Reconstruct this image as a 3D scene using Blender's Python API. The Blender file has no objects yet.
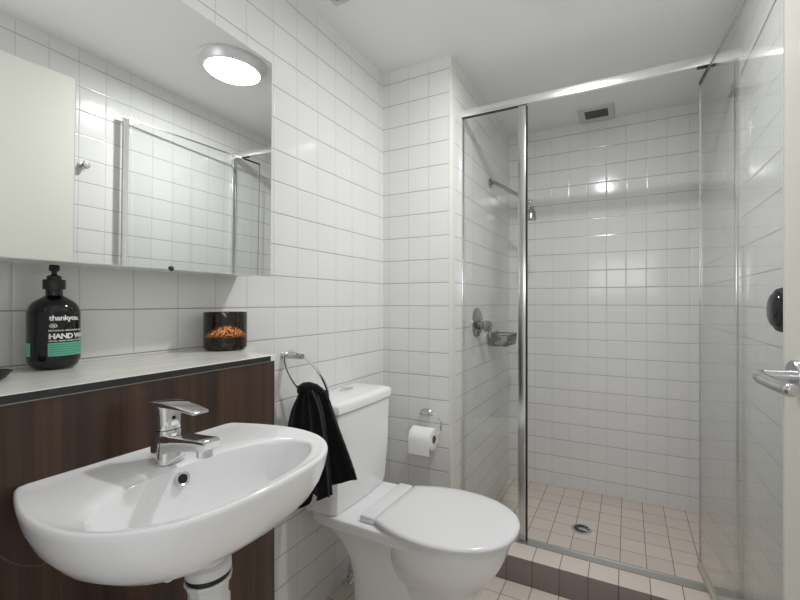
import bpy, bmesh, math, random
from mathutils import Vector, Matrix
random.seed(4)
PI = math.pi
sc = bpy.context.scene
C = sc.collection
# ------------------------------------------------------------------ room metrics (metres)
P = 0.1125                     # tile pitch
CAMX, CAMZ = 1.1259, 1.2275
YN = 1.7442                    # nib wall / curb front
XN = 0.378                     # shower left wall
YB = 2.7934                    # shower back wall
XR = 1.5165                    # right wall
H = 2.3975                     # ceiling
YF = -0.02                     # front wall (doorway)
# ------------------------------------------------------------------ camera
cam = bpy.data.objects.new('camera', bpy.data.cameras.new('camera'))
C.objects.link(cam)
cam.location = (CAMX, 0.0, CAMZ)
cam.rotation_euler = (PI/2, 0, math.radians(26.055))
cam.data.sensor_fit = 'HORIZONTAL'
cam.data.sensor_width = 36.0
cam.data.lens = 401.9*36.0/800.0
cam.data.shift_x = -30.86/800.0
cam.data.shift_y = 2.486/800.0
cam.data.clip_start = 0.01
sc.camera = cam
# ------------------------------------------------------------------ world, exposure
w = bpy.data.worlds.new('world_fill'); sc.world = w; w.use_nodes = True  # even background added as fill through the open doorway
w.node_tree.nodes['Background'].inputs[0].default_value = (0.97, 0.985, 1.0, 1)
w.node_tree.nodes['Background'].inputs[1].default_value = 0.55
vs = sc.view_settings
sc.display_settings.display_device = 'sRGB'
vs.view_transform = 'Standard'; vs.look = 'None'; vs.exposure = 0.23; vs.gamma = 1.0
vs.use_curve_mapping = False
LAMP_STRENGTH = 8.0
LAMP_W = 8.8
CEILING_FILL_W = 6.5
# added fill light behind the doorway, tilted up to brighten the ceiling
al = bpy.data.lights.new('ceiling_fill', 'AREA'); al.shape = 'RECTANGLE'; al.size = 0.8; al.size_y = 0.7
al.energy = CEILING_FILL_W; al.color = (0.96, 0.98, 1.0)
alo = bpy.data.objects.new('ceiling_fill', al); C.objects.link(alo)
alo.location = (1.04, -0.38, 1.60); alo.rotation_euler = (PI/2+math.radians(50), 0, 0)

# ------------------------------------------------------------------ helpers
def srgb(r, g, b):
    f = lambda c: (c/255/12.92) if c/255 <= 0.04045 else ((c/255+0.055)/1.055)**2.4
    return (f(r), f(g), f(b), 1)

def mat(name, col, rough=0.5, metal=0.0, ior=1.5, coat=0.0, **kw):
    m = bpy.data.materials.new(name); m.use_nodes = True
    b = m.node_tree.nodes['Principled BSDF']
    b.inputs['Base Color'].default_value = col
    b.inputs['Roughness'].default_value = rough
    b.inputs['Metallic'].default_value = metal
    b.inputs['IOR'].default_value = ior
    b.inputs['Coat Weight'].default_value = coat
    b.inputs['Coat Roughness'].default_value = 0.03
    for k, v in kw.items():
        b.inputs[k.replace('_', ' ')].default_value = v
    return m

def N(m, t, **kw):
    n = m.node_tree.nodes.new(t)
    for k, v in kw.items(): setattr(n, k, v)
    return n
def L(m, a, b): m.node_tree.links.new(a, b)
def mth(m, op, a, b=None, c=None):
    n = N(m, 'ShaderNodeMath', operation=op)
    for i, v in enumerate((a, b, c)):
        if v is None: continue
        if isinstance(v, (int, float)): n.inputs[i].default_value = v
        else: L(m, v, n.inputs[i])
    return n.outputs[0]

def noise_bump(m, scale, dist, strength=1.0, detail=3.0):
    b = m.node_tree.nodes['Principled BSDF']
    tc = N(m, 'ShaderNodeTexCoord'); ns = N(m, 'ShaderNodeTexNoise')
    ns.inputs['Scale'].default_value = scale; ns.inputs['Detail'].default_value = detail
    L(m, tc.outputs['Object'], ns.inputs['Vector'])
    bp = N(m, 'ShaderNodeBump'); bp.inputs['Strength'].default_value = strength
    bp.inputs['Distance'].default_value = dist
    L(m, ns.outputs['Fac'], bp.inputs['Height']); L(m, bp.outputs[0], b.inputs['Normal'])

def tile_mat(name, axA, offA, axB, offB, tile, groutA, groutB, rough, gw=0.0017, tilt=0.0007, var=0.012, spec=0.5, wav=0.00035):
    """square glazed tiles; joints where (axis - off) is a multiple of P.  groutA colours the joints across axis A"""
    m = bpy.data.materials.new(name); m.use_nodes = True
    b = m.node_tree.nodes['Principled BSDF']
    g = N(m, 'ShaderNodeNewGeometry'); s = N(m, 'ShaderNodeSeparateXYZ'); L(m, g.outputs['Position'], s.inputs[0])
    def axis(ax, off):
        q = mth(m, 'DIVIDE', mth(m, 'SUBTRACT', s.outputs[ax], off), P)
        fr = mth(m, 'FRACT', q); ce = mth(m, 'FLOOR', q)
        d = mth(m, 'MULTIPLY', mth(m, 'MINIMUM', fr, mth(m, 'SUBTRACT', 1.0, fr)), P)
        return fr, ce, d
    fa, ca, da = axis(axA, offA); fb, cb, db = axis(axB, offB)
    def sstep(d, lo, hi):
        r = N(m, 'ShaderNodeMapRange', interpolation_type='SMOOTHSTEP')
        L(m, d, r.inputs[0]); r.inputs[1].default_value = lo; r.inputs[2].default_value = hi
        return r.outputs[0]
    ma = sstep(da, gw*0.5, gw*1.25); mb = sstep(db, gw*0.5, gw*1.25)
    cx = N(m, 'ShaderNodeCombineXYZ'); L(m, ca, cx.inputs[0]); L(m, cb, cx.inputs[1])
    wn = N(m, 'ShaderNodeTexWhiteNoise', noise_dimensions='3D'); L(m, cx.outputs[0], wn.inputs['Vector'])
    sw = N(m, 'ShaderNodeSeparateColor'); L(m, wn.outputs['Color'], sw.inputs[0])
    # per tile tone
    hsv = N(m, 'ShaderNodeHueSaturation'); hsv.inputs['Color'].default_value = tile
    L(m, mth(m, 'ADD', 1.0-var, mth(m, 'MULTIPLY', sw.outputs[2], 2*var)), hsv.inputs['Value'])
    ns2 = N(m, 'ShaderNodeTexNoise'); ns2.inputs['Scale'].default_value = 40; L(m, g.outputs['Position'], ns2.inputs['Vector'])
    m1 = N(m, 'ShaderNodeMix', data_type='RGBA'); m1.inputs[6].default_value = groutA
    L(m, ma, m1.inputs[0]); L(m, hsv.outputs[0], m1.inputs[7])
    m2 = N(m, 'ShaderNodeMix', data_type='RGBA'); m2.inputs[6].default_value = groutB
    L(m, mb, m2.inputs[0]); L(m, m1.outputs[2], m2.inputs[7])
    L(m, m2.outputs[2], b.inputs['Base Color'])
    mn = mth(m, 'MULTIPLY', ma, mb)
    L(m, mth(m, 'ADD', 0.6, mth(m, 'MULTIPLY', mn, rough-0.6)), b.inputs['Roughness'])
    b.inputs['Specular IOR Level'].default_value = spec
    # relief
    pa = sstep(da, 0.0, 0.006); pb = sstep(db, 0.0, 0.006)
    hgt = mth(m, 'MULTIPLY', mth(m, 'MULTIPLY', pa, pb), 0.0006)
    hgt = mth(m, 'ADD', hgt, mth(m, 'MULTIPLY', mth(m, 'MULTIPLY', mth(m, 'SUBTRACT', fa, 0.5), mth(m, 'SUBTRACT', sw.outputs[0], 0.5)), tilt*2))
    hgt = mth(m, 'ADD', hgt, mth(m, 'MULTIPLY', mth(m, 'MULTIPLY', mth(m, 'SUBTRACT', fb, 0.5), mth(m, 'SUBTRACT', sw.outputs[1], 0.5)), tilt*2))
    ns = N(m, 'ShaderNodeTexNoise'); ns.inputs['Scale'].default_value = 14; ns.inputs['Detail'].default_value = 1
    L(m, g.outputs['Position'], ns.inputs['Vector'])
    hgt = mth(m, 'ADD', hgt, mth(m, 'MULTIPLY', ns.outputs['Fac'], wav))
    bp = N(m, 'ShaderNodeBump'); bp.inputs['Distance'].default_value = 1.0; L(m, hgt, bp.inputs['Height'])
    L(m, bp.outputs[0], b.inputs['Normal'])
    return m

WT = srgb(231, 231, 229); GA = srgb(208, 208, 205); GB = srgb(158, 158, 155)
M = {}
M['tile_left'] = tile_mat('tile_left', 1, 0.0226, 2, 0.0855, WT, GA, GB, 0.13)
M['tile_nib'] = tile_mat('tile_nib', 0, 0.0351, 2, 0.0855, WT, GA, GB, 0.13)
M['tile_back'] = tile_mat('tile_back', 0, 0.1064, 2, 0.0855, WT, GA, GB, 0.13)
M['tile_right'] = tile_mat('tile_right', 1, 0.0167, 2, 0.0855, WT, GA, GB, 0.13)
FT = srgb(224, 212, 201); FG = srgb(88, 78, 70); FG2 = srgb(126, 115, 105)
M['tile_floor'] = tile_mat('tile_floor', 0, 0.082, 1, 0.075, FT, FG, FG2, 0.42, gw=0.0016, var=0.035)
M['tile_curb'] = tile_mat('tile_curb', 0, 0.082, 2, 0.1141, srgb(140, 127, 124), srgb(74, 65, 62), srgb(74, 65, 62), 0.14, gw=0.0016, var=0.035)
M['tile_curb_top'] = tile_mat('tile_curb_top', 0, 0.082, 1, YN-0.004, FT, FG, FG2, 0.34, gw=0.0016, var=0.035)
M['ceiling'] = mat('ceiling_paint', srgb(240, 240, 239), 0.85); noise_bump(M['ceiling'], 90, 0.0006, 0.4)
M['paint'] = mat('wall_paint', srgb(225, 224, 218), 0.6)
M['door_paint'] = mat('door_paint', srgb(226, 225, 216), 0.28); noise_bump(M['door_paint'], 30, 0.0006, 0.25)
M['trim'] = mat('corner_trim', srgb(226, 225, 218), 0.25)
M['porcelain'] = mat('porcelain', srgb(249, 249, 249), 0.07, coat=0.3)
M['plastic_white'] = mat('white_plastic', srgb(240, 240, 240), 0.16)
M['pvc'] = mat('pvc', srgb(226, 226, 224), 0.3)
M['chrome'] = mat('chrome', (0.80, 0.80, 0.81, 1), 0.06, 1.0)
M['satin'] = mat('satin_chrome', (0.62, 0.62, 0.63, 1), 0.26, 1.0)
M['alu'] = mat('bright_aluminium', (0.84, 0.84, 0.83, 1), 0.13, 1.0)
M['sill'] = mat('sill_metal', (0.52, 0.52, 0.50, 1), 0.32, 0.9)
M['alu_mullion'] = mat('mullion_aluminium', (0.60, 0.60, 0.60, 1), 0.22, 1.0)
M['rail_seal'] = mat('rail_seal', srgb(196, 192, 172), 0.35, 0.3)
M['chrome_dark'] = mat('shower_chrome', (0.42, 0.42, 0.42, 1), 0.10, 1.0)
M['dark_metal'] = mat('dark_metal', (0.05, 0.05, 0.05, 1), 0.35, 0.6)
M['basket'] = mat('basket_wire', (0.30, 0.30, 0.30, 1), 0.35, 0.9)
M['black'] = mat('black_rubber', srgb(26, 26, 27), 0.4)
M['black_gloss'] = mat('black_gloss', srgb(20, 20, 22), 0.09)
M['edge_black'] = mat('black_edging', srgb(40, 41, 40), 0.45)
M['shelf'] = mat('shelf_stone', srgb(222, 221, 214), 0.22)
def shelf_nodes(m):
    b = m.node_tree.nodes['Principled BSDF']
    g = N(m, 'ShaderNodeNewGeometry'); mp = N(m, 'ShaderNodeMapping'); mp.inputs['Scale'].default_value = (14, 3, 1)
    ns = N(m, 'ShaderNodeTexNoise'); ns.inputs['Scale'].default_value = 3; ns.inputs['Detail'].default_value = 6
    L(m, g.outputs['Position'], mp.inputs[0]); L(m, mp.outputs[0], ns.inputs['Vector'])
    r = N(m, 'ShaderNodeValToRGB'); r.color_ramp.elements[0].color = srgb(228, 226, 218); r.color_ramp.elements[1].color = srgb(240, 239, 233)
    r.color_ramp.elements[0].position = 0.35; r.color_ramp.elements[1].position = 0.6
    L(m, ns.outputs['Fac'], r.inputs[0]); L(m, r.outputs[0], b.inputs['Base Color'])
shelf_nodes(M['shelf'])
def wood():
    m = mat('walnut_laminate', srgb(60, 45, 38), 0.32)
    b = m.node_tree.nodes['Principled BSDF']
    g = N(m, 'ShaderNodeNewGeometry'); mp = N(m, 'ShaderNodeMapping'); mp.inputs['Scale'].default_value = (1, 38, 0.7)
    n1 = N(m, 'ShaderNodeTexNoise'); n1.inputs['Scale'].default_value = 1.0; n1.inputs['Detail'].default_value = 4; n1.inputs['Distortion'].default_value = 0.3
    L(m, g.outputs['Position'], mp.inputs[0]); L(m, mp.outputs[0], n1.inputs['Vector'])
    mp2 = N(m, 'ShaderNodeMapping'); mp2.inputs['Scale'].default_value = (1, 260, 5)
    n2 = N(m, 'ShaderNodeTexNoise'); n2.inputs['Scale'].default_value = 1.0; n2.inputs['Detail'].default_value = 3
    L(m, g.outputs['Position'], mp2.inputs[0]); L(m, mp2.outputs[0], n2.inputs['Vector'])
    f = mth(m, 'ADD', mth(m, 'MULTIPLY', n1.outputs['Fac'], 0.75), mth(m, 'MULTIPLY', n2.outputs['Fac'], 0.25))
    r = N(m, 'ShaderNodeValToRGB'); e = r.color_ramp.elements
    e[0].position = 0.36; e[0].color = srgb(40, 27, 22); e[1].position = 0.68; e[1].color = srgb(86, 58, 42)
    k = e.new(0.50); k.color = srgb(60, 40, 31)
    L(m, f, r.inputs[0]); L(m, r.outputs[0], b.inputs['Base Color'])
    return m
M['wood'] = wood()
M['wood_edge'] = mat('panel_edge', srgb(120, 104, 92), 0.4)
def glass(name, tint, f0=0.04):
    m = bpy.data.materials.new(name); m.use_nodes = True
    nt = m.node_tree; nt.nodes.remove(nt.nodes['Principled BSDF'])
    out = [n for n in nt.nodes if n.type == 'OUTPUT_MATERIAL'][0]
    tr = N(m, 'ShaderNodeBsdfTransparent'); tr.inputs[0].default_value = tint
    gl = N(m, 'ShaderNodeBsdfGlossy'); gl.inputs['Roughness'].default_value = 0.01
    lw = N(m, 'ShaderNodeLayerWeight'); lw.inputs[0].default_value = 0.5
    f = mth(m, 'ADD', f0, mth(m, 'MULTIPLY', mth(m, 'POWER', lw.outputs['Facing'], 5.0), 1-f0))
    mx = N(m, 'ShaderNodeMixShader'); L(m, f, mx.inputs[0]); L(m, tr.outputs[0], mx.inputs[1]); L(m, gl.outputs[0], mx.inputs[2])
    L(m, mx.outputs[0], out.inputs[0])
    return m
M['glass'] = glass('screen_glass', (0.982, 0.988, 0.984, 1))
M['mirror'] = mat('mirror_silver', (0.90, 0.915, 0.905, 1), 0.0, 1.0)
M['mirror_edge'] = mat('mirror_edge', srgb(205, 212, 206), 0.3)
def emis(name, col, st):
    m = mat(name, col, 0.3)
    b = m.node_tree.nodes['Principled BSDF']
    b.inputs['Emission Color'].default_value = col; b.inputs['Emission Strength'].default_value = st
    return m
M['lamp'] = emis('lamp_diffuser', (0.985, 0.99, 1.0, 1), LAMP_STRENGTH)
M['lamp_body'] = mat('lamp_body', (0.72, 0.72, 0.73, 1), 0.35, 0.35)
def cloth(name, c1, c2):
    m = mat(name, c1, 0.95)
    b = m.node_tree.nodes['Principled BSDF']; b.inputs['Sheen Weight'].default_value = 0.12; b.inputs['Specular IOR Level'].default_value = 0.15
    tc = N(m, 'ShaderNodeTexCoord'); ns = N(m, 'ShaderNodeTexNoise'); ns.inputs['Scale'].default_value = 260; ns.inputs['Detail'].default_value = 3
    L(m, tc.outputs['Object'], ns.inputs['Vector'])
    r = N(m, 'ShaderNodeValToRGB'); r.color_ramp.elements[0].position = 0.42; r.color_ramp.elements[0].color = c1
    r.color_ramp.elements[1].position = 0.75; r.color_ramp.elements[1].color = c2
    L(m, ns.outputs['Fac'], r.inputs[0]); L(m, r.outputs[0], b.inputs['Base Color'])
    bp = N(m, 'ShaderNodeBump'); bp.inputs['Distance'].default_value = 0.004; bp.inputs['Strength'].default_value = 0.8
    L(m, ns.outputs['Fac'], bp.inputs['Height']); L(m, bp.outputs[0], b.inputs['Normal'])
    return m
M['towel'] = cloth('black_terry', srgb(13, 13, 14), srgb(38, 38, 40))
M['towel_hem'] = mat('towel_hem', srgb(52, 52, 55), 0.8)
M['paper'] = mat('tissue_paper', srgb(244, 243, 240), 0.9); noise_bump(M['paper'], 160, 0.0015, 0.5)
M['cardboard'] = mat('cardboard', srgb(150, 128, 104), 0.9)
M['label_white'] = mat('label_white', srgb(238, 238, 236), 0.4)
M['label_green'] = mat('label_green', srgb(104, 190, 164), 0.35)
M['label_green_dark'] = mat('label_fine_print', srgb(62, 132, 112), 0.4)
M['bottle'] = mat('bottle_black', srgb(17, 17, 18), 0.11)
M['wax'] = mat('wax', srgb(214, 196, 160), 0.5)
M['fabric_tag'] = mat('care_tag', srgb(225, 225, 225), 0.7)
M['grille'] = mat('vent_grille', srgb(96, 97, 96), 0.5)
M['vent_frame'] = mat('vent_frame', srgb(206, 206, 204), 0.45)
M['void'] = mat('vent_void', srgb(30, 30, 30), 0.8)
def tortoise_glow():
    m = mat('tortoiseshell_painted_glow', srgb(16, 11, 8), 0.06)
    b = m.node_tree.nodes['Principled BSDF']
    tc = N(m, 'ShaderNodeTexCoord'); s = N(m, 'ShaderNodeSeparateXYZ'); L(m, tc.outputs['Object'], s.inputs[0])
    v = N(m, 'ShaderNodeTexVoronoi'); v.inputs['Scale'].default_value = 190; L(m, tc.outputs['Object'], v.inputs['Vector'])
    n = N(m, 'ShaderNodeTexNoise'); n.inputs['Scale'].default_value = 230; n.inputs['Detail'].default_value = 4; L(m, tc.outputs['Object'], n.inputs['Vector'])
    # lateral offset from the axis, seen from the room side (-y, +x)
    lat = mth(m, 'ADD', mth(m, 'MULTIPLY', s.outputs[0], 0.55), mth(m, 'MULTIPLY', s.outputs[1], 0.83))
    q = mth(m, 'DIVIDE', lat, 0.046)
    top = mth(m, 'ADD', 0.048, mth(m, 'MULTIPLY', mth(m, 'SUBTRACT', 1.0, mth(m, 'MULTIPLY', q, q)), 0.022))  # amber dome: refracted light painted into the glass colour
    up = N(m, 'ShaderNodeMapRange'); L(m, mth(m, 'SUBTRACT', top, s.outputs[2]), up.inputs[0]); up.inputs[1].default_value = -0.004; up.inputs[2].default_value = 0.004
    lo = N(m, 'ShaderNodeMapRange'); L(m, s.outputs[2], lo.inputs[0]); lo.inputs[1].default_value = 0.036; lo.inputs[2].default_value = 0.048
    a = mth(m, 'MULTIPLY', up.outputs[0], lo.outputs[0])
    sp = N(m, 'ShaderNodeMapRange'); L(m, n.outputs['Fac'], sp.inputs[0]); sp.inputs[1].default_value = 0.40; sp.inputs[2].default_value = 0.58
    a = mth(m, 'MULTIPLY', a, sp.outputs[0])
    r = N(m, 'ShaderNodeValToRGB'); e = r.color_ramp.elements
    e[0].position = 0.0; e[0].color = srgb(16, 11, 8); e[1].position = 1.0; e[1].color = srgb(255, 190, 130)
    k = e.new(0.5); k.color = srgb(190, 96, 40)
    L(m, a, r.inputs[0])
    # faint brown blotches elsewhere
    r2 = N(m, 'ShaderNodeValToRGB'); r2.color_ramp.elements[0].position = 0.5; r2.color_ramp.elements[0].color = (0, 0, 0, 1)
    r2.color_ramp.elements[1].position = 0.72; r2.color_ramp.elements[1].color = srgb(66, 42, 20); L(m, n.outputs['Fac'], r2.inputs[0])
    mx = N(m, 'ShaderNodeMix', data_type='RGBA', blend_type='ADD'); mx.inputs[0].default_value = 1
    L(m, r.outputs[0], mx.inputs[6]); L(m, r2.outputs[0], mx.inputs[7]); L(m, mx.outputs[2], b.inputs['Base Color'])
    return m
M['tortoise_glow'] = tortoise_glow()

def finish(bm, angle=35):
    bmesh.ops.recalc_face_normals(bm, faces=bm.faces[:])
    for f in bm.faces: f.smooth = True
    t = math.radians(angle)
    for e in bm.edges:
        if len(e.link_faces) == 2:
            e.smooth = e.calc_face_angle(0) < t
        else: e.smooth = False

def obj(name, bm, m, parent=None, angle=35, recalc=True):
    if recalc: finish(bm, angle)
    me = bpy.data.meshes.new(name); bm.to_mesh(me); bm.free()
    if isinstance(m, (list, tuple)):
        for k in m: me.materials.append(M[k])
    else: me.materials.append(M[m])
    o = bpy.data.objects.new(name, me); C.objects.link(o)
    if parent is not None:
        o.parent = parent
        bpy_off = Vector(parent_world(parent))
        o.location = -bpy_off       # meshes are modelled in world coordinates
    return o
_pw = {}
def parent_world(p):
    v = Vector((0, 0, 0))
    while p is not None:
        v += p.location; p = p.parent
    return v
def thing(name, label, cat, loc, group=None):
    o = bpy.data.objects.new(name, None); C.objects.link(o); o.location = loc
    o.empty_display_size = 0.05
    o['label'] = label; o['category'] = cat
    if group: o['group'] = group
    return o
def tag(o, label, cat): o['label'] = label; o['category'] = cat; return o
def struct(name, bm, m, parent=None, **kw):
    o = obj(name, bm, m, parent, **kw)
    if parent is None: o['kind'] = 'structure'
    return o

def box(bm, x0, x1, y0, y1, z0, z1, bev=0.0, seg=2, mi=0):
    r = bmesh.ops.create_cube(bm, size=1.0)
    vs_ = r['verts']
    for v in vs_:
        v.co = Vector(((x0+x1)/2 + v.co.x*(x1-x0), (y0+y1)/2 + v.co.y*(y1-y0), (z0+z1)/2 + v.co.z*(z1-z0)))
    fs = set(f for v in vs_ for f in v.link_faces)
    for f in fs: f.material_index = mi
    if bev > 0:
        es = list(set(e for v in vs_ for e in v.link_edges))
        bmesh.ops.bevel(bm, geom=es, offset=bev, segments=seg, profile=0.5, affect='EDGES', clamp_overlap=True)
def B(*a, **k):
    bm = bmesh.new(); box(bm, *a, **k); return bm

def frame_for(d):
    d = d.normalized(); a = Vector((0, 0, 1)) if abs(d.z) < 0.9 else Vector((1, 0, 0))
    u = d.cross(a).normalized(); return u, d.cross(u).normalized()

def loft(bm, rings, cap0=True, cap1=True, closed=True, mi=0):
    vr = [[bm.verts.new(p) for p in r] for r in rings]
    n = len(vr[0]); fs = []
    for a, b in zip(vr, vr[1:]):
        for i in range(n if closed else n-1):
            j = (i+1) % n
            try: fs.append(bm.faces.new((a[i], a[j], b[j], b[i])))
            except ValueError: pass
    if cap0: fs.append(bm.faces.new(list(reversed(vr[0]))))
    if cap1: fs.append(bm.faces.new(vr[-1]))
    for f in fs: f.material_index = mi
    return vr

def lathe(bm, prof, origin, axis=(0, 0, 1), n=32, cap0=True, cap1=True, mi=0):
    """prof: (radius, distance along axis)"""
    o = Vector(origin); ax = Vector(axis).normalized(); u, v = frame_for(ax)
    rings = []
    for r, h in prof:
        r = max(r, 1e-5)
        rings.append([o + ax*h + (u*math.cos(2*PI*i/n) + v*math.sin(2*PI*i/n))*r for i in range(n)])
    loft(bm, rings, cap0, cap1, mi=mi)

def tube(bm, pts, r, n=12, closed=False, mi=0):
    pts = [Vector(p) for p in pts]
    rr = r if isinstance(r, (list, tuple)) else [r]*len(pts)
    m = len(pts); rings = []; u = None
    for i, p in enumerate(pts):
        if closed: d = pts[(i+1) % m]-pts[i-1]
        else: d = pts[min(i+1, m-1)]-pts[max(i-1, 0)]
        d.normalize()
        if u is None: u, v = frame_for(d)
        else:
            u = (u - d*u.dot(d)).normalized(); v = d.cross(u)
        rings.append([p + (u*math.cos(2*PI*k/n)+v*math.sin(2*PI*k/n))*rr[i] for k in range(n)])
    if closed: rings.append(rings[0]); 
    vr = loft(bm, rings, not closed, not closed, mi=mi)
    if closed: bmesh.ops.remove_doubles(bm, verts=[v for r_ in (vr[0], vr[-1]) for v in r_], dist=1e-6)

def catmull(pts, k=8, closed=False):
    pts = [Vector(p) for p in pts]; n = len(pts); out = []
    rng = range(n if closed else n-1)
    for i in rng:
        p0 = pts[(i-1) % n] if closed else pts[max(i-1, 0)]
        p1 = pts[i]; p2 = pts[(i+1) % n]; p3 = pts[(i+2) % n] if closed else pts[min(i+2, n-1)]
        for j in range(k):
            t = j/k
            out.append(0.5*((2*p1)+(p2-p0)*t+(2*p0-5*p1+4*p2-p3)*t*t+(3*p1-p0-3*p2+p3)*t*t*t))
    if not closed: out.append(pts[-1])
    return out
def interp(tab, x):
    if x <= tab[0][0]: return tab[0][1]
    for (a, b), (c, d) in zip(tab, tab[1:]):
        if x <= c: return b + (d-b)*(x-a)/(c-a)
    return tab[-1][1]

# ================================================================== ROOM
struct('floor', B(-0.1, XR+0.1, YF-0.1, YB+0.1, -0.05, 0.0), 'tile_floor')
struct('ceiling', B(-0.1, XR+0.1, YF-0.1, YB+0.1, H, H+0.05), 'ceiling')
struct('wall_left', B(-0.1, 0, YF-0.1, YN, 0, H), 'tile_left')
bm = bmesh.new()                                    # nib beside the shower: front face and shower side face
box(bm, -0.1, XN, YN, YB+0.1, 0, H)
for f in bm.faces:
    f.normal_update()
    if f.normal.x > 0.5: f.material_index = 1
struct('wall_nib', bm, ['tile_nib', 'tile_left'])
struct('wall_back', B(XN, XR, YB, YB+0.1, 0, H), 'tile_back')
struct('wall_right', B(XR, XR+0.1, YF-0.1, YB+0.1, 0, H), 'tile_right')
bm = bmesh.new()                                    # front wall with the doorway the picture is taken from
box(bm, 0, 0.60, YF-0.1, YF, 0, H); box(bm, 0.60, 1.50, YF-0.1, YF, 2.22, H); box(bm, 1.50, XR, YF-0.1, YF, 0, H)
struct('wall_front', bm, 'tile_nib')
# white corner trim on the nib corner
bm = bmesh.new()
prof = [(XN-0.010, YN+0.05), (XN-0.010, YN-0.0012), (XN-0.002, YN-0.0012), (XN+0.0005, YN), (XN+0.0014, YN+0.003), (XN+0.0014, YN+0.05)]
loft(bm, [[(x, y, 0.114) for x, y in prof], [(x, y, H) for x, y in prof]])
struct('trim_1', bm, 'trim')
# shower curb
bm = bmesh.new(); box(bm, XN, XR, YN, 1.900, 0, 0.114, bev=0.002, seg=2)
for f in bm.faces:
    f.normal_update()
    f.material_index = 1 if f.normal.z > 0.5 else 0
struct('shower_curb', bm, ['tile_curb', 'tile_curb_top'])

# ================================================================== ROOM DOOR (open against the right wall)
hx, hy, ex, ey = 1.464, 0.11, 1.387, 0.957
dv = Vector((ex-hx, ey-hy, 0)); dl = dv.length; dv.normalize(); nv = Vector((-dv.y, dv.x, 0))   # nv points into the room (-x)
def door_slab(a, b, z0, z1, t0, t1, bev=0.0015):
    bm = B(0, 1, 0, 1, 0, 1)
    for v in bm.verts:
        s = a+(b-a)*v.co.x; t = t0+(t1-t0)*v.co.y
        p = Vector((hx, hy, 0))+dv*s+nv*t; v.co = Vector((p.x, p.y, z0+(z1-z0)*v.co.z))
    bmesh.ops.bevel(bm, geom=bm.edges[:], offset=bev, segments=2, profile=0.5, affect='EDGES')
    return bm
droot = bpy.data.objects.new('door_1', None); C.objects.link(droot); droot.location = (hx, hy, 0); droot['kind'] = 'structure'
obj('door_leaf', door_slab(0, dl, 0.012, 2.19, -0.036, 0.0), 'door_paint', droot)
def dp(s, t, z): p = Vector((hx, hy, z))+dv*s+nv*t; return p
hz = 1.10
bm = bmesh.new()
lathe(bm, [(0.0285, 0), (0.0285, 0.010), (0.0265, 0.013), (0.011, 0.0135), (0.011, 0.02)], dp(dl-0.062, 0, hz), nv, 36)
lathe(bm, [(0.011, 0.0), (0.010, 0.03), (0.010, 0.045)], dp(dl-0.062, 0.01, hz), nv, 24)
hand = obj('door_handle', bm, 'satin', droot)
bm = bmesh.new()
pts = catmull([dp(dl-0.056, 0.040, hz+0.001), dp(dl-0.062, 0.056, hz), dp(dl-0.080, 0.062, hz-0.002), dp(dl-0.11, 0.058, hz-0.005), dp(dl-0.145, 0.052, hz-0.007), dp(dl-0.165, 0.050, hz-0.007)], 5)
rr = [0.006+0.0045*min(1, i/6) for i in range(len(pts))]; rr[-1] = 0.005; rr[-2] = 0.0085
tube(bm, pts, rr, 16)
obj('lever', bm, 'satin', hand)
bm = bmesh.new(); box(bm, 0, 1, 0, 1, 0, 1)
for v in bm.verts: v.co = dp(dl-0.001+0.003*v.co.x, -0.03+0.024*v.co.y, 1.03+0.14*v.co.z)
obj('latch_plate', bm, 'satin', droot)

# ================================================================== LIGHT
lx, ly = 0.93, 1.39
lt = thing('ceiling_light', 'round silver-rimmed ceiling light, switched on, seen in the mirror', 'light', (lx, ly, H))
bm = bmesh.new()
lathe(bm, [(0.152, 0), (0.156, -0.002), (0.156, -0.007), (0.150, -0.010), (0.143, -0.030), (0.134, -0.042), (0.125, -0.044), (0.123, -0.038)], (lx, ly, H), (0, 0, 1), 64)
obj('rim', bm, 'lamp_body', lt)
bm = bmesh.new()
lathe(bm, [(0.1225, -0.038), (0.121, -0.046), (0.112, -0.052), (0.09, -0.057), (0.06, -0.060), (0.03, -0.0615), (0.0, -0.062)], (lx, ly, H), (0, 0, 1), 64)
obj('diffuser', bm, 'lamp', lt)
dk = bpy.data.lights.new('lamp_disc', 'AREA'); dk.shape = 'DISK'; dk.size = 0.085; dk.energy = LAMP_W; dk.color = (0.985, 0.985, 1.0)
dko = bpy.data.objects.new('lamp_disc', dk); C.objects.link(dko); dko.location = (lx, ly, H-0.0635)
bm = bmesh.new(); box(bm, -0.012, 0.012, -0.006, 0.006, -0.0, 0.004, bev=0.001)
for v in bm.verts: v.co += Vector((lx+0.139, ly, H-0.046))
obj('catch', bm, 'satin', lt)

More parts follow.
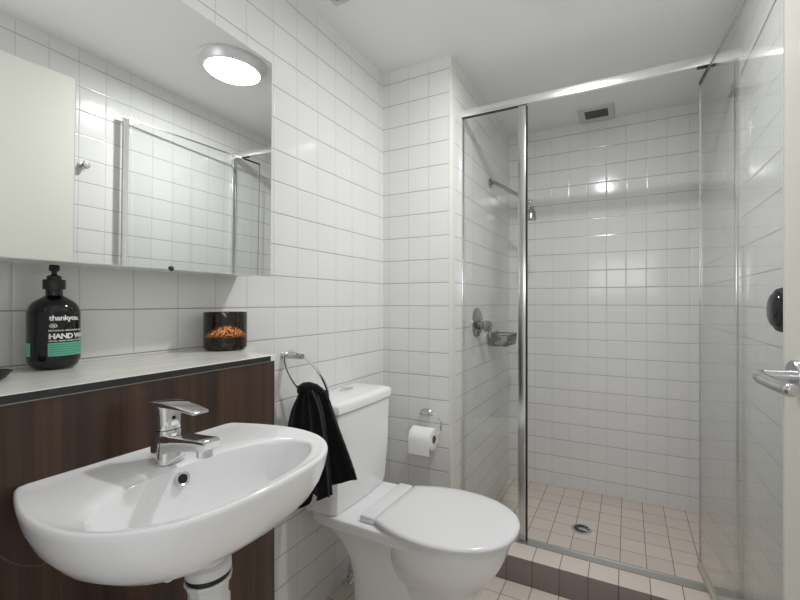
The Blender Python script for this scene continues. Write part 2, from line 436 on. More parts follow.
# ================================================================== CEILING VENTS
def vent(name, label, x0, x1, y0, y1, gx0, gx1, gy0, gy1, along_x=True):
    t = thing(name, label, 'vent', ((x0+x1)/2, (y0+y1)/2, H))
    bm = bmesh.new(); zt = H-0.006
    ringo = [(x0, y0), (x1, y0), (x1, y1), (x0, y1)]; ringi = [(gx0, gy0), (gx1, gy0), (gx1, gy1), (gx0, gy1)]
    e = 0.006
    loft(bm, [[(x, y, H) for x, y in ringo], [(x, y, H-0.003) for x, y in ringo],
              [(x+(e if x == x0 else -e), y+(e if y == y0 else -e), H-0.010) for x, y in ringo],
              [(x, y, H-0.010) for x, y in ringi], [(x, y, H-0.001) for x, y in ringi]], False, False)
    obj('frame', bm, 'vent_frame', t)
    obj('opening', B(gx0, gx1, gy0, gy1, H-0.002, H-0.0005), 'void', t)
    bm = bmesh.new(); n = 9
    for i in range(n):
        f = (i+0.5)/n
        if along_x:
            y = gy0+(gy1-gy0)*f; box(bm, gx0, gx1, y-0.0035, y+0.0035, H-0.0085, H-0.002)
        else:
            x = gx0+(gx1-gx0)*f; box(bm, x-0.0035, x+0.0035, gy0, gy1, H-0.0085, H-0.002)
    obj('grille', bm, 'grille', t)
vent('exhaust_vent', 'rectangular ceiling exhaust vent with dark grille above the shower back wall', 0.852, 1.058, 2.57, YB-0.004, 0.889, 1.021, 2.615, 2.73)
vent('ceiling_vent', 'ceiling vent above the toilet near the left wall, mostly out of frame', 0.093, 0.330, 1.02, 1.257, 0.118, 0.305, 1.045, 1.232)

# ================================================================== VANITY PANEL, SHELF, MIRROR CABINET
vp = thing('vanity_panel', 'dark walnut wall panel with vertical grain behind the basin', 'cabinet', (0.28, 0.37, 0))
obj('front_panel', B(0.282, 0.300, YF, 0.762, 0.0, 1.0745, bev=0.0008), ['wood'], vp)
obj('side_panel', B(0.0005, 0.281, 0.746, 0.760, 0.0, 1.0735), 'wood', vp)
obj('top_edging', B(0.2825, 0.3003, YF, 0.762, 1.0745, 1.0758), 'wood_edge', vp)
bm = bmesh.new(); tube(bm, catmull([(0.3002, y, z) for y, z in ((0.245, 0.867), (0.262, 0.842), (0.285, 0.822), (0.305, 0.814), (0.325, 0.815), (0.365, 0.826))], 6), 0.0005, 5)
obj('scratch', bm, 'wood_edge', vp)

SZ = 1.0915
sh = thing('wall_shelf', 'long pale stone shelf with black front edging above the walnut panel', 'shelf', (0.15, 0.37, 1.08))
bm = bmesh.new()
outl = [(0.0, YF), (0.302, YF), (0.302, 0.764), (0.118, 0.764), (0.118, 0.858), (0.0, 0.858)]
loft(bm, [[(x, y, 1.0765) for x, y in outl[:]], [(x, y, SZ-0.001) for x, y in outl], [(x-(0.001 if x > 0.2 else 0), y, SZ) for x, y in outl]])
slab = obj('slab', bm, 'shelf', sh)
obj('front_edging', B(0.3022, 0.3040, YF, 0.746, 1.0775, SZ-0.0015), 'edge_black', sh)
obj('silicone_bead', B(0.0, 0.004, YF, 0.858, SZ, SZ+0.005, bev=0.0015), 'trim', sh)

# mirror plane: leans slightly out at the top
def mx_(y, z): return 0.148-0.018*(y-0.86)+0.012*(z-1.6)
mc = thing('mirror_cabinet', 'wide frameless mirror-fronted wall cabinet above the shelf', 'mirror', (0.06, 0.45, 1.31))
y0m, y1m, z0m, z1m = YF, 0.889, 1.3075, 1.9575
bm = bmesh.new()
def mq(off, y0, y1, z0, z1): return [(mx_(y, z)+off, y, z) for y, z in ((y0, z0), (y1, z0), (y1, z1), (y0, z1))]
loft(bm, [mq(-0.0045, y0m, y1m, z0m, z1m), mq(0.0, y0m, y1m, z0m, z1m)])
obj('mirror_door', bm, 'mirror', mc, angle=10)
bm = bmesh.new()
loft(bm, [[(0, y, z) for y, z in ((y0m, z0m+0.002), (y1m-0.003, z0m+0.002), (y1m-0.003, z1m-0.002), (y0m, z1m-0.002))],
          mq(-0.0047, y0m, y1m-0.003, z0m+0.002, z1m-0.002)])
obj('cabinet_body', bm, 'plastic_white', mc, angle=10)
bm = bmesh.new()
loft(bm, [mq(-0.005, y0m, y1m, z0m-0.0018, z0m-0.0001), mq(0.0008, y0m, y1m, z0m-0.0018, z0m-0.0001)])
obj('bottom_edging', bm, 'mirror_edge', mc, angle=10)
bm = bmesh.new()
loft(bm, [mq(-0.005, y1m+0.0001, y1m+0.0016, z0m, z1m), mq(0.0005, y1m+0.0001, y1m+0.0016, z0m, z1m)])
obj('side_edging', bm, 'mirror_edge', mc, angle=10)
bm = bmesh.new(); yy = 0.588
lathe(bm, [(0.006, 0), (0.006, 0.002), (0.003, 0.003)], (mx_(yy, 1.312)+0.0003, yy, 1.308), (1, 0, 0), 16)
obj('mirror_clip', bm, 'dark_metal', mc)

# ================================================================== SHOWER SCREEN
YS = 1.885
scn = thing('shower_screen', 'glass shower screen with bright aluminium frame and open pivot door', 'shower screen', (0.95, YS, 0.114))
ZH0, ZH1 = 2.153, 2.189
M['alu_face'] = mat('brushed_aluminium', (0.88, 0.88, 0.87, 1), 0.24, 1.0)
bm = bmesh.new(); box(bm, XN+0.0005, XR-0.0005, YS-0.010, YS+0.007, ZH0, ZH1, bev=0.0008)
hd = obj('header_rail', bm, 'alu_face', scn)
bm = bmesh.new(); box(bm, XN+0.001, 0.700, YS-0.009, YS+0.006, ZH0-0.004, ZH0-0.0002)
obj('channel_lip', bm, 'dark_metal', hd)
obj('wall_channel', B(XN+0.0005, XN+0.009, YS-0.012, YS+0.012, 0.1145, ZH0-0.005, bev=0.001), 'alu', scn)
obj('wall_channel', B(XR-0.022, XR-0.0005, YS-0.014, YS+0.014, 0.1145, ZH0-0.001, bev=0.001), 'alu', scn)
bm = bmesh.new(); box(bm, 0.6645, 0.700, YS-0.010, YS+0.008, 0.118, ZH0-0.005, bev=0.001)
ml = obj('mullion', bm, 'alu_mullion', scn)
obj('door_seal', B(0.7002, 0.7065, YS-0.008, YS+0.007, 0.118, ZH0-0.006), 'black', ml)
obj('fixed_pane', B(XN+0.009, 0.6645, YS-0.0025, YS+0.0025, 0.118, ZH0-0.005), 'glass', scn)
bm = bmesh.new()
prof = [(1.8535, 0.1142), (1.8535, 0.1152), (1.893, 0.1158), (1.894, 0.1175), (1.898, 0.1175), (1.8985, 0.1142)]
loft(bm, [[(XN+0.001, y, z) for y, z in prof], [(XR-0.001, y, z) for y, z in prof]])
obj('sill_track', bm, 'sill', scn, angle=20)
# pivot door, standing open
ia, fa_ = Vector((1.398, 1.997, 0)), Vector((1.474, 1.195, 0))
gd = (fa_-ia); gl_ = gd.length; gd.normalize(); gn = Vector((gd.y, -gd.x, 0))      # gn towards -x
if gn.x > 0: gn = -gn
def gp(s, t, z): p = ia+gd*s+gn*t; return Vector((p.x, p.y, z))
def gslab(s0, s1, z0, z1, t0, t1, bev=0.0):
    bm = B(0, 1, 0, 1, 0, 1)
    for v in bm.verts: v.co = gp(s0+(s1-s0)*v.co.x, t0+(t1-t0)*v.co.y, z0+(z1-z0)*v.co.z)
    if bev: bmesh.ops.bevel(bm, geom=bm.edges[:], offset=bev, segments=2, profile=0.5, affect='EDGES')
    return bm
ZD0, ZD1 = 0.141, 2.137
gdoor = obj('door_pane', gslab(0.003, gl_-0.01, ZD0, ZD1, -0.0025, 0.0025), 'glass', scn)
obj('top_rail', gslab(0, gl_, ZD1, ZD1+0.007, -0.004, 0.004), 'satin', gdoor)
obj('bottom_rail', gslab(0, gl_, ZD0-0.022, ZD0+0.003, -0.009, 0.009, 0.001), 'rail_seal', gdoor)
obj('stile', gslab(-0.001, 0.0022, ZD0, ZD1, -0.003, 0.003), 'satin', gdoor)
obj('stile', gslab(gl_-0.024, gl_, ZD0, ZD1, -0.006, 0.006, 0.001), 'alu', gdoor)
bm = bmesh.new()
sp = 0.112
box(bm, 1.372, 1.432, YS-0.011, YS+0.009, ZH0-0.0045, ZH0-0.0003)
obj('pivot_bracket', bm, 'dark_metal', gdoor)
obj('pivot_arm', gslab(0.0, sp+0.01, ZD1-0.0005, ZD1+0.0072, -0.0046, 0.0046), 'dark_metal', gdoor)

# ================================================================== SHOWER FITTINGS
t = thing('wall_shower', 'chrome wall arm with bell shaped shower head on the shower left wall', 'shower head', (XN, 2.346, 1.95))
bm = bmesh.new(); lathe(bm, [(0.030, 0), (0.029, 0.006), (0.018, 0.014), (0.012, 0.016)], (XN, 2.346, 1.951), (1, 0, 0), 28); obj('flange', bm, 'chrome_dark', t)
bm = bmesh.new(); tube(bm, catmull([(XN+0.01, 2.346, 1.951), (XN+0.035, 2.346, 1.945), (XN+0.13, 2.346, 1.885), (0.612, 2.346, 1.812)], 6), 0.0105, 14); obj('arm', bm, 'chrome_dark', t)
bm = bmesh.new()
lathe(bm, [(0.011, 0.012), (0.014, 0.0), (0.013, -0.012)], (0.618, 2.346, 1.808), (0, 0, 1), 20)
hd_ = obj('elbow', bm, 'chrome_dark', t)
bm = bmesh.new(); lathe(bm, [(0.0, -0.018), (0.012, -0.02), (0.013, -0.032), (0.010, -0.034), (0.017, -0.045), (0.026, -0.06), (0.031, -0.08), (0.031, -0.088), (0.034, -0.094), (0.034, -0.103), (0.029, -0.106), (0.0, -0.106)], (0.631, 2.346, 1.81), (0.10, 0, 1), 28)
obj('head', bm, 'chrome_dark', t)
t = thing('shower_mixer', 'round chrome shower mixer with lever knob behind the fixed glass', 'tap', (XN, 2.111, 1.117))
bm = bmesh.new(); lathe(bm, [(0.082, 0), (0.081, 0.004), (0.070, 0.010), (0.030, 0.013), (0.028, 0.016)], (XN, 2.111, 1.117), (1, 0, 0), 40); obj('wall_plate', bm, 'chrome_dark', t)
bm = bmesh.new(); lathe(bm, [(0.026, 0.012), (0.026, 0.035), (0.022, 0.040), (0.030, 0.045), (0.032, 0.055), (0.030, 0.078), (0.022, 0.084), (0, 0.085)], (XN, 2.111, 1.105), (1, 0, -0.12), 28); obj('knob', bm, 'chrome_dark', t)
bm = bmesh.new(); tube(bm, [(XN+0.065, 2.111, 1.09), (XN+0.075, 2.105, 1.06), (XN+0.08, 2.10, 1.04)], [0.008, 0.006, 0.005], 10); obj('lever', bm, 'chrome_dark', t)
# wire soap basket
t = thing('soap_basket', 'grey wire soap basket on the shower wall beside the mixer', 'soap basket', (XN, 2.38, 0.98))
bx0, bx1, by0, by1, bz0, bz1 = XN+0.006, XN+0.125, 2.285, 2.50, 0.972, 1.036
bm = bmesh.new()
loop = lambda z, s=0: [(bx0+s, by0+s, z), (bx1-s, by0+s, z), (bx1-s, by1-s, z), (bx0+s, by1-s, z)]
for z, s, r in ((bz1, 0, 0.0035), (bz1-0.02, 0.001, 0.0018), (bz1-0.04, 0.003, 0.0018), (bz0, 0.006, 0.003)):
    q = loop(z, s)
    for a, b in zip(q, q[1:]+q[:1]): tube(bm, [a, b], r, 6)
n = 24
for i in range(n+1):
    f = i/n; y = by0+(by1-by0)*f
    tube(bm, [(bx1, y, bz1), (bx1-0.006, y, bz0), (bx0+0.006, y, bz0), (bx0, y, bz1)], 0.0013, 5)
for i in range(1, 14):
    x = bx0+(bx1-bx0)*i/14
    tube(bm, [(x, by0, bz1), (x, by0+0.006, bz0), (x, by1-0.006, bz0), (x, by1, bz1)], 0.0013, 5)
obj('wire_basket', bm, 'basket', t)
bm = bmesh.new(); tube(bm, [(XN+0.0008, by0+0.05, bz1+0.008), (bx0+0.008, by0+0.05, bz1+0.008), (bx0+0.008, by1-0.03, bz1+0.008), (XN+0.0008, by1-0.03, bz1+0.008)], 0.005, 8); obj('wall_bracket', bm, 'chrome_dark', t)
bm = bmesh.new(); box(bm, bx0+0.03, bx0+0.085, by0+0.03, by0+0.12, bz0+0.004, bz0+0.024, bev=0.008, seg=3)
tag(obj('soap_bar', bm, 'plastic_white'), 'small pale bar of soap lying in the wire basket', 'soap')
# drain
t = thing('floor_drain', 'round dark floor drain in the shower floor', 'drain', (0.903, 2.313, 0))
bm = bmesh.new(); lathe(bm, [(0.052, 0), (0.052, 0.002), (0.047, 0.0032), (0.040, 0.0032), (0.040, 0.0008)], (0.903, 2.313, 0), (0, 0, 1), 36, cap1=True); obj('ring', bm, 'satin', t)
bm = bmesh.new(); lathe(bm, [(0.0395, 0.0009), (0.0395, 0.0012)], (0.903, 2.313, 0), (0, 0, 1), 36); obj('opening', bm, 'void', t)
bm = bmesh.new()
for k in range(12):
    a = 2*PI*k/12; c, s = math.cos(a), math.sin(a)
    tube(bm, [(0.903+c*0.012, 2.313+s*0.012, 0.0022), (0.903+c*0.040, 2.313+s*0.040, 0.0022)], 0.0016, 5)
lathe(bm, [(0.012, 0.0014), (0.012, 0.003), (0, 0.0032)], (0.903, 2.313, 0), (0, 0, 1), 20)
obj('grate', bm, 'satin', t)
# fittings on the right wall
kp = gp(gl_-0.042, 0.0028, 1.2095)
bm = bmesh.new(); lathe(bm, [(0.053, 0), (0.054, 0.008), (0.051, 0.016), (0.044, 0.018)], kp, gn, 44); kb = obj('door_knob', bm, 'edge_black', gdoor)
kb['label'] = 'round black door knob'
bm = bmesh.new(); lathe(bm, [(0.044, 0.012), (0.044, 0.019), (0.040, 0.025), (0.028, 0.029), (0, 0.030)], kp, gn, 44); obj('knob_face', bm, 'black_gloss', gdoor)
t = thing('robe_hook', 'small chrome robe hook on the right wall, seen in the mirror', 'hook', (XR, 1.044, 1.85))
bm = bmesh.new(); lathe(bm, [(0.018, 0), (0.018, 0.005), (0.007, 0.007), (0.006, 0.028)], (XR, 1.044, 1.85), (-1, 0, 0), 24); obj('stem', bm, 'satin', t)
bm = bmesh.new(); lathe(bm, [(0.006, 0.026), (0.016, 0.030), (0.018, 0.037), (0.014, 0.042), (0, 0.043)], (XR, 1.044, 1.85), (-1, 0, 0), 24); obj('knob', bm, 'satin', t)

# ================================================================== BASIN
bs = thing('wash_basin', 'white ceramic wall-hung hand basin mounted on the walnut panel', 'basin', (0.30, 0.446, 0.79))
YC, RZ = 0.449, 0.951
half = [(0.3005, 0.172), (0.302, 0.179), (0.31, 0.186), (0.33, 0.193), (0.36, 0.202), (0.40, 0.2115), (0.45, 0.2175), (0.50, 0.2155), (0.55, 0.202), (0.59, 0.177), (0.62, 0.142), (0.636, 0.100), (0.643, 0.05), (0.645, 0.0)]
sm = [(p.x, p.y) for p in catmull([(a, b, 0) for a, b in half], 6)]
outline = [(x, -y) for x, y in sm] + [(x, y) for x, y in reversed(sm[:-1])]
def ray_poly(cx, cy, ang, poly):
    dx, dy = math.cos(ang), math.sin(ang); best = 0
    n = len(poly)
    for i in range(n):
        x1, y1 = poly[i][0]-cx, poly[i][1]-cy; x2, y2 = poly[(i+1) % n][0]-cx, poly[(i+1) % n][1]-cy
        ex_, ey_ = x2-x1, y2-y1; den = dx*ey_-dy*ex_
        if abs(den) < 1e-12: continue
        s = (x1*ey_-y1*ex_)/den; u = (x1*dy-y1*dx)/den
        if s > 0 and -1e-6 <= u <= 1+1e-6: best = max(best, s)
    return best
NB = 128; ocx, ocy = 0.455, 0.0
angs = [2*PI*i/NB+PI for i in range(NB)]
O = []
for a in angs:
    r = ray_poly(ocx, ocy, a, outline); O.append(Vector((ocx+r*math.cos(a), ocy+r*math.sin(a))))
icx, icy = 0.522, -0.006
I_ = []
for a in angs:
    c, s = math.cos(a), math.sin(a)
    rx = 0.097 if c > 0 else 0.094
    n_ = 2.25
    r = 1/((abs(c)/rx)**n_+(abs(s)/0.176)**n_)**(1/n_)
    I_.append(Vector((icx+r*c, icy+r*s)))
def ring_at(fn): return [Vector((p[0], YC+p[1], p[2])) for p in fn]
rings = []
cU = Vector((0.44, 0.0)); cB = Vector((0.485, 0.0))
under = [(0.12, 0.783), (0.16, 0.792), (0.28, 0.806), (0.44, 0.820), (0.60, 0.836), (0.75, 0.853), (0.865, 0.873), (0.94, 0.897), (0.98, 0.921), (0.997, 0.940)]
for s, z in under:
    k = (z-0.783)/(0.94-0.783)
    cc = cB.lerp(cU, min(1, k*1.2))
    rg = []
    for o in O:
        q = cc+(o-cc)*s
        if q.x < 0.3008: q.x = 0.3008
        circ = (o-cc).normalized()*0.20*s
        b = cc+circ if s < 0.2 else q
        rg.append((b.x, b.y, z))
    rings.append(ring_at(rg))
for s, dz in ((1.0, -0.006), (0.997, -0.002), (0.988, 0.0), (0.975, 0.0003), (0.955, -0.0012)):
    rings.append(ring_at([((ocx+(o.x-ocx)*s) if o.x > 0.305 else max(o.x, 0.3006)+(1-s)*0.2, o.y*s if o.x < 0.305 else ocy+(o.y-ocy)*s, RZ+dz) for o in O]))
for k, dz in ((0.25, -0.0025), (0.5, -0.004), (0.75, -0.005), (0.93, -0.0065)):
    rings.append(ring_at([(o.x*0.955+ocx*0.045+(i.x-(o.x*0.955+ocx*0.045))*k, o.y*0.955+(i.y-o.y*0.955)*k, RZ+dz) for o, i in zip(O, I_)]))
bw = [(1.0, -0.0095), (0.985, -0.015), (0.965, -0.026), (0.94, -0.042), (0.90, -0.062), (0.83, -0.084), (0.72, -0.103), (0.56, -0.117), (0.38, -0.125), (0.22, -0.129), (0.13, -0.131)]
for s, dz in bw:
    cc = Vector((icx-0.030*(1-s), icy*s))
    rings.append(ring_at([((cc+(i-Vector((icx, icy)))*s).x, (cc+(i-Vector((icx, icy)))*s).y, RZ+dz) for i in I_]))
bm = bmesh.new(); loft(bm, rings)
obj('bowl', bm, 'porcelain', bs, angle=50)
bm = bmesh.new(); lathe(bm, [(0.021, 0.0), (0.021, 0.003), (0.015, 0.004), (0.013, 0.001)], (0.494, YC-0.001, RZ-0.1315), (0, 0, 1), 28); obj('plug_hole', bm, 'chrome', bs)
# overflow ring in the back of the bowl
ofp = Vector((0.4335, 0.436, RZ-0.029)); ofn = Vector((1.0, -0.05, 0.35)).normalized()
bm = bmesh.new(); lathe(bm, [(0.0125, 0.0), (0.0125, 0.002), (0.0105, 0.0035), (0.0080, 0.0022), (0.0075, 0.0)], ofp, ofn, 28)
ov = obj('overflow_ring', bm, 'satin', bs)
bm = bmesh.new(); lathe(bm, [(0.0075, 0.0006), (0.0074, 0.0012)], ofp, ofn, 20); obj('overflow_hole', bm, 'void', ov)
# waste fitting and pipe
bm = bmesh.new(); lathe(bm, [(0.028, 0.790), (0.035, 0.786), (0.0355, 0.772), (0.028, 0.771)], (0.485, YC, 0), (0, 0, 1), 32); pt = obj('waste_flange', bm, 'pvc', bs)
bm = bmesh.new(); lathe(bm, [(0.0335, 0.7705), (0.0345, 0.766), (0.0335, 0.763)], (0.485, YC, 0), (0, 0, 1), 32); obj('washer', bm, 'black', pt)
bm = bmesh.new(); lathe(bm, [(0.0365, 0.7628), (0.0365, 0.757), (0.033, 0.752), (0.031, 0.742), (0.0305, 0.725), (0.0335, 0.722), (0.0335, 0.690), (0.030, 0.688)], (0.485, YC, 0), (0, 0, 1), 12)
obj('trap_nut', bm, 'pvc', bs, angle=20)
bm = bmesh.new()
tube(bm, catmull([(0.485, YC, 0.69), (0.485, YC, 0.60), (0.478, YC, 0.56), (0.44, YC, 0.545), (0.40, YC, 0.56), (0.385, YC, 0.60), (0.36, YC, 0.625), (0.3035, YC, 0.63)], 6), 0.0225, 20)
obj('waste_pipe', bm, 'pvc', bs)
bm = bmesh.new(); box(bm, 0.303, 0.46, YC-0.055, YC-0.035, 0.772, 0.800, bev=0.006); obj('mounting_lug', bm, 'porcelain', bs)

# ================================================================== TAP
tp = thing('basin_tap', 'chrome single lever mixer tap on the back of the basin', 'tap', (0.392, 0.432, RZ))
tx, ty = 0.388, 0.437
bm = bmesh.new()
# body : slightly conical, square-shouldered
def sq(cx, cy, rx, ry, z, n=2.8, N_=36, sk=0.0):
    r_ = []
    for i in range(N_):
        a = 2*PI*i/N_; c, s = math.cos(a), math.sin(a)
        k = 1/((abs(c)/rx)**n+(abs(s)/ry)**n)**(1/n)
        r_.append((cx+k*c, cy+k*s, z+sk*k*c))
    return r_
TZ = RZ-0.004
loft(bm, [sq(tx, ty, 0.027, 0.025, TZ), sq(tx, ty, 0.027, 0.025, TZ+0.004), sq(tx, ty, 0.0245, 0.0225, TZ+0.012), sq(tx, ty, 0.0225, 0.021, TZ+0.035), sq(tx, ty, 0.021, 0.020, TZ+0.052), sq(tx, ty, 0.020, 0.0195, TZ+0.056)])
# spout: rectangular loft out over the bowl, rising
def rect(x, w_, z0, z1, r=0.004):
    pts_ = []
    for (cy_, cz_, a0) in ((w_-r, z1-r, 0), (-w_+r, z1-r, 90), (-w_+r, z0+r, 180), (w_-r, z0+r, 270)):
        for k in range(5):
            a = math.radians(a0+90*k/4); pts_.append((x, ty+cy_+r*math.cos(a), cz_+r*math.sin(a)))
    return pts_
loft(bm, [rect(tx+0.004, 0.019, TZ+0.012, TZ+0.050), rect(tx+0.03, 0.0185, TZ+0.022, TZ+0.050), rect(tx+0.06, 0.017, TZ+0.029, TZ+0.051), rect(tx+0.095, 0.016, TZ+0.033, TZ+0.053), rect(tx+0.118, 0.0155, TZ+0.036, TZ+0.055), rect(tx+0.124, 0.0135, TZ+0.040, TZ+0.053, 0.003)])
obj('spout_body', bm, 'chrome', tp)
bm = bmesh.new(); lathe(bm, [(0.0125, 0), (0.0125, -0.012), (0.0105, -0.0135), (0.0, -0.0125)], (tx+0.104, ty, TZ+0.0362), (0, 0, 1), 24); obj('aerator', bm, 'chrome', tp)
bm = bmesh.new(); loft(bm, [sq(tx, ty, 0.0202, 0.0192, TZ+0.0575), sq(tx, ty, 0.0205, 0.0195, TZ+0.070), sq(tx, ty, 0.0205, 0.020, TZ+0.082), sq(tx-0.001, ty, 0.0215, 0.0205, TZ+0.096), sq(tx-0.001, ty, 0.020, 0.019, TZ+0.0995)])
hd2 = obj('cartridge_housing', bm, 'chrome', tp)
bm = bmesh.new()
loft(bm, [rect(tx-0.022, 0.019, TZ+0.097, TZ+0.106, 0.003), rect(tx+0.01, 0.0195, TZ+0.098, TZ+0.1075, 0.003), rect(tx+0.05, 0.017, TZ+0.097, TZ+0.1045, 0.003), rect(tx+0.093, 0.0145, TZ+0.093, TZ+0.0985, 0.0025), rect(tx+0.097, 0.012, TZ+0.094, TZ+0.0975, 0.0015)])
obj('lever', bm, 'chrome', tp)
bm = bmesh.new(); lathe(bm, [(0.0035, 0), (0.0035, 0.0008), (0, 0.001)], (tx+0.0198, ty+0.0, TZ+0.078), (1, 0, 0), 12); obj('temperature_dot', bm, 'black_gloss', hd2)

# ================================================================== HAND WASH BOTTLE
bx, by, bz = 0.0626, 0.404, SZ
bt = thing('hand_wash_bottle', 'black pump bottle of hand wash with green label on the shelf', 'bottle', (bx, by, bz))
R = 0.0415
bm = bmesh.new()
prof = [(0.0, 0.0), (0.024, 0.0), (0.030, 0.0015), (0.036, 0.007), (0.040, 0.016), (R, 0.028), (R, 0.108), (0.0407, 0.119), (0.037, 0.130), (0.031, 0.138), (0.022, 0.1445), (0.0155, 0.149), (0.0135, 0.152), (0.0135, 0.166)]
sp_ = [(p.x, p.y) for p in catmull([(a, b, 0) for a, b in prof], 4)]
lathe(bm, [(max(a, 0), b) for a, b in sp_], (bx, by, bz), (0, 0, 1), 56)
obj('bottle_body', bm, 'bottle', bt, angle=50)
bm = bmesh.new()
lathe(bm, [(0.0178, 0.163), (0.018, 0.165), (0.018, 0.181), (0.017, 0.183), (0.0115, 0.1835), (0.0115, 0.190), (0.007, 0.192), (0.0045, 0.194), (0.0045, 0.204)], (bx, by, bz), (0, 0, 1), 32)
pc = obj('pump_collar', bm, 'black', bt)
bm = bmesh.new(); lathe(bm, [(0.0065, 0.2005), (0.0085, 0.202), (0.0085, 0.211), (0.007, 0.2135), (0, 0.214)], (bx, by, bz), (0, 0, 1), 24)
tube(bm, [(bx, by, bz+0.2065), (bx-0.018, by+0.007, bz+0.2065), (bx-0.034, by+0.013, bz+0.202)], [0.0055, 0.005, 0.004], 10)
obj('pump_head', bm, 'black', bt)
# label, wrapped round the cylinder; angle 0 faces the camera
cam_a = math.atan2(0-by, CAMX-bx)+0.10
def wrap(s, z, lift): # s metres along the surface, positive to the right in view
    a = cam_a + s/R
    return (bx+(R+lift)*math.cos(a), by+(R+lift)*math.sin(a), bz+z)
def patch(s0, s1, z0, z1, lift, n=16):
    bm = bmesh.new(); a = [bm.verts.new(wrap(s0+(s1-s0)*i/n, z0, lift)) for i in range(n+1)]
    b = [bm.verts.new(wrap(s0+(s1-s0)*i/n, z1, lift)) for i in range(n+1)]
    for i in range(n): bm.faces.new((a[i], a[i+1], b[i+1], b[i]))
    return bm
obj('label_panel', patch(-0.0135, 0.078, 0.029, 0.0555, 0.0003), 'label_green', bt)
obj('label_panel', patch(-0.072, -0.0445, 0.029, 0.0555, 0.0003), 'label_green', bt)
def text_mesh(s, size, bold=0.0, spacing=1.0):
    cu = bpy.data.curves.new('t', 'FONT'); cu.body = s; cu.size = size; cu.offset = bold; cu.space_character = spacing
    cu.resolution_u = 3
    o = bpy.data.objects.new('t', cu); C.objects.link(o)
    bpy.context.view_layer.update()
    dg = bpy.context.evaluated_depsgraph_get(); me = bpy.data.meshes.new_from_object(o.evaluated_get(dg))
    bm = bmesh.new(); bm.from_mesh(me)
    bpy.data.objects.remove(o); bpy.data.curves.remove(cu); bpy.data.meshes.remove(me)
    return bm
def wrap_text(name, s, size, s0, z0, m, bold=0.0, spacing=1.0, lift=0.0005, parent=None):
    bm = text_mesh(s, size, bold, spacing)
    bmesh.ops.subdivide_edges(bm, edges=[e for e in bm.edges if e.calc_length() > size*0.5], cuts=1)
    for v in bm.verts:
        v.co = Vector(wrap(s0+v.co.x, z0+v.co.y, lift))
    return obj(name, bm, m, parent or bt, recalc=True)
wrap_text('lettering', 'thankyou.', 0.0140, -0.0115, 0.1005, 'label_white', 0.00045, 0.93)
wrap_text('lettering', 'HAND WASH', 0.0140, -0.0125, 0.0638, 'label_white', 0.0006, 0.90)
wrap_text('fine_print', 'BOTANICAL GERANIUM & ROSE', 0.0042, -0.0125, 0.0785, 'label_white', 0.0001, 1.0)
wrap_text('fine_print', 'WE ALL CLEAN HANDS TOGETHER', 0.0038, -0.0125, 0.0580, 'label_white', 0.0001, 1.0)
for k in range(5):
    obj('fine_print_line', patch(-0.0115, 0.060-0.004*(k % 3), 0.0325+0.0045*k, 0.0338+0.0045*k, 0.0006), 'label_green_dark', bt)
bm = bmesh.new()
for k in range(24):   # small round emblem
    a0, a1 = 2*PI*k/24, 2*PI*(k+1)/24
    q = [wrap(-0.0055+r*math.cos(a)*1.15, 0.0895+r*math.sin(a)*0.8, 0.0005) for r, a in ((0.0052, a0), (0.0052, a1), (0.0041, a1), (0.0041, a0))]
    bm.faces.new([bm.verts.new(p) for p in q])
for dx_ in (-0.0018, 0.0002, 0.0020):
    q = [wrap(-0.0055+dx_+u, 0.0895+v, 0.0005) for u, v in ((-0.0006, -0.0018), (0.0006, -0.0018), (0.0006, 0.0018), (-0.0006, 0.0018))]
    bm.faces.new([bm.verts.new(p) for p in q])
obj('emblem', bm, 'label_white', bt)

# ================================================================== CANDLE
cx_, cy_ = 0.080, 0.785
cd = thing('candle_jar', 'dark tortoiseshell glass candle jar with a painted amber glow on the right end of the shelf', 'candle', (cx_, cy_, SZ))
bm = bmesh.new()
lathe(bm, [(0.0, 0.0), (0.050, 0.0), (0.053, 0.002), (0.0562, 0.008), (0.0570, 0.018), (0.0570, 0.106), (0.0565, 0.1085), (0.0550, 0.1085), (0.0545, 0.106), (0.0545, 0.040), (0.0, 0.040)], (0, 0, 0), (0, 0, 1), 64, cap1=False)
o = obj('glass_jar', bm, 'tortoise_glow', None, angle=40); o.parent = cd; o.location = (0, 0, 0)
bm = bmesh.new(); lathe(bm, [(0.0543, 0.0401), (0.0543, 0.068), (0.0, 0.069)], (cx_, cy_, SZ), (0, 0, 1), 40); obj('wax', bm, 'wax', cd)
bm = bmesh.new(); tube(bm, [(cx_, cy_, SZ+0.068), (cx_+0.001, cy_, SZ+0.078)], 0.0012, 6); obj('wick', bm, 'black', cd)

# ================================================================== SMALL DISH at the left end of the shelf
dx0, dy0 = 0.125, 0.245
ds = thing('soap_dish', 'small dark oval dish at the left end of the shelf', 'dish', (dx0, dy0, SZ))
bm = bmesh.new()
rg = [sq(dx0, dy0, a, b, SZ+z, 2.2, 40) for a, b, z in ((0.034, 0.058, 0), (0.040, 0.066, 0.003), (0.045, 0.072, 0.011), (0.048, 0.076, 0.0150), (0.047, 0.0745, 0.0158), (0.043, 0.070, 0.012), (0.036, 0.060, 0.0085))]
loft(bm, rg); obj('dish_body', bm, 'edge_black', ds)
bm = bmesh.new(); rg = [sq(dx0, dy0, a, b, SZ+z, 2.3, 36) for a, b, z in ((0.024, 0.036, 0.0088), (0.030, 0.043, 0.0125), (0.031, 0.045, 0.018), (0.027, 0.041, 0.0235), (0.018, 0.03, 0.0255))]
loft(bm, rg); tag(obj('soap_bar', bm, 'plastic_white'), 'pale soap bar lying in the small dark dish', 'soap')

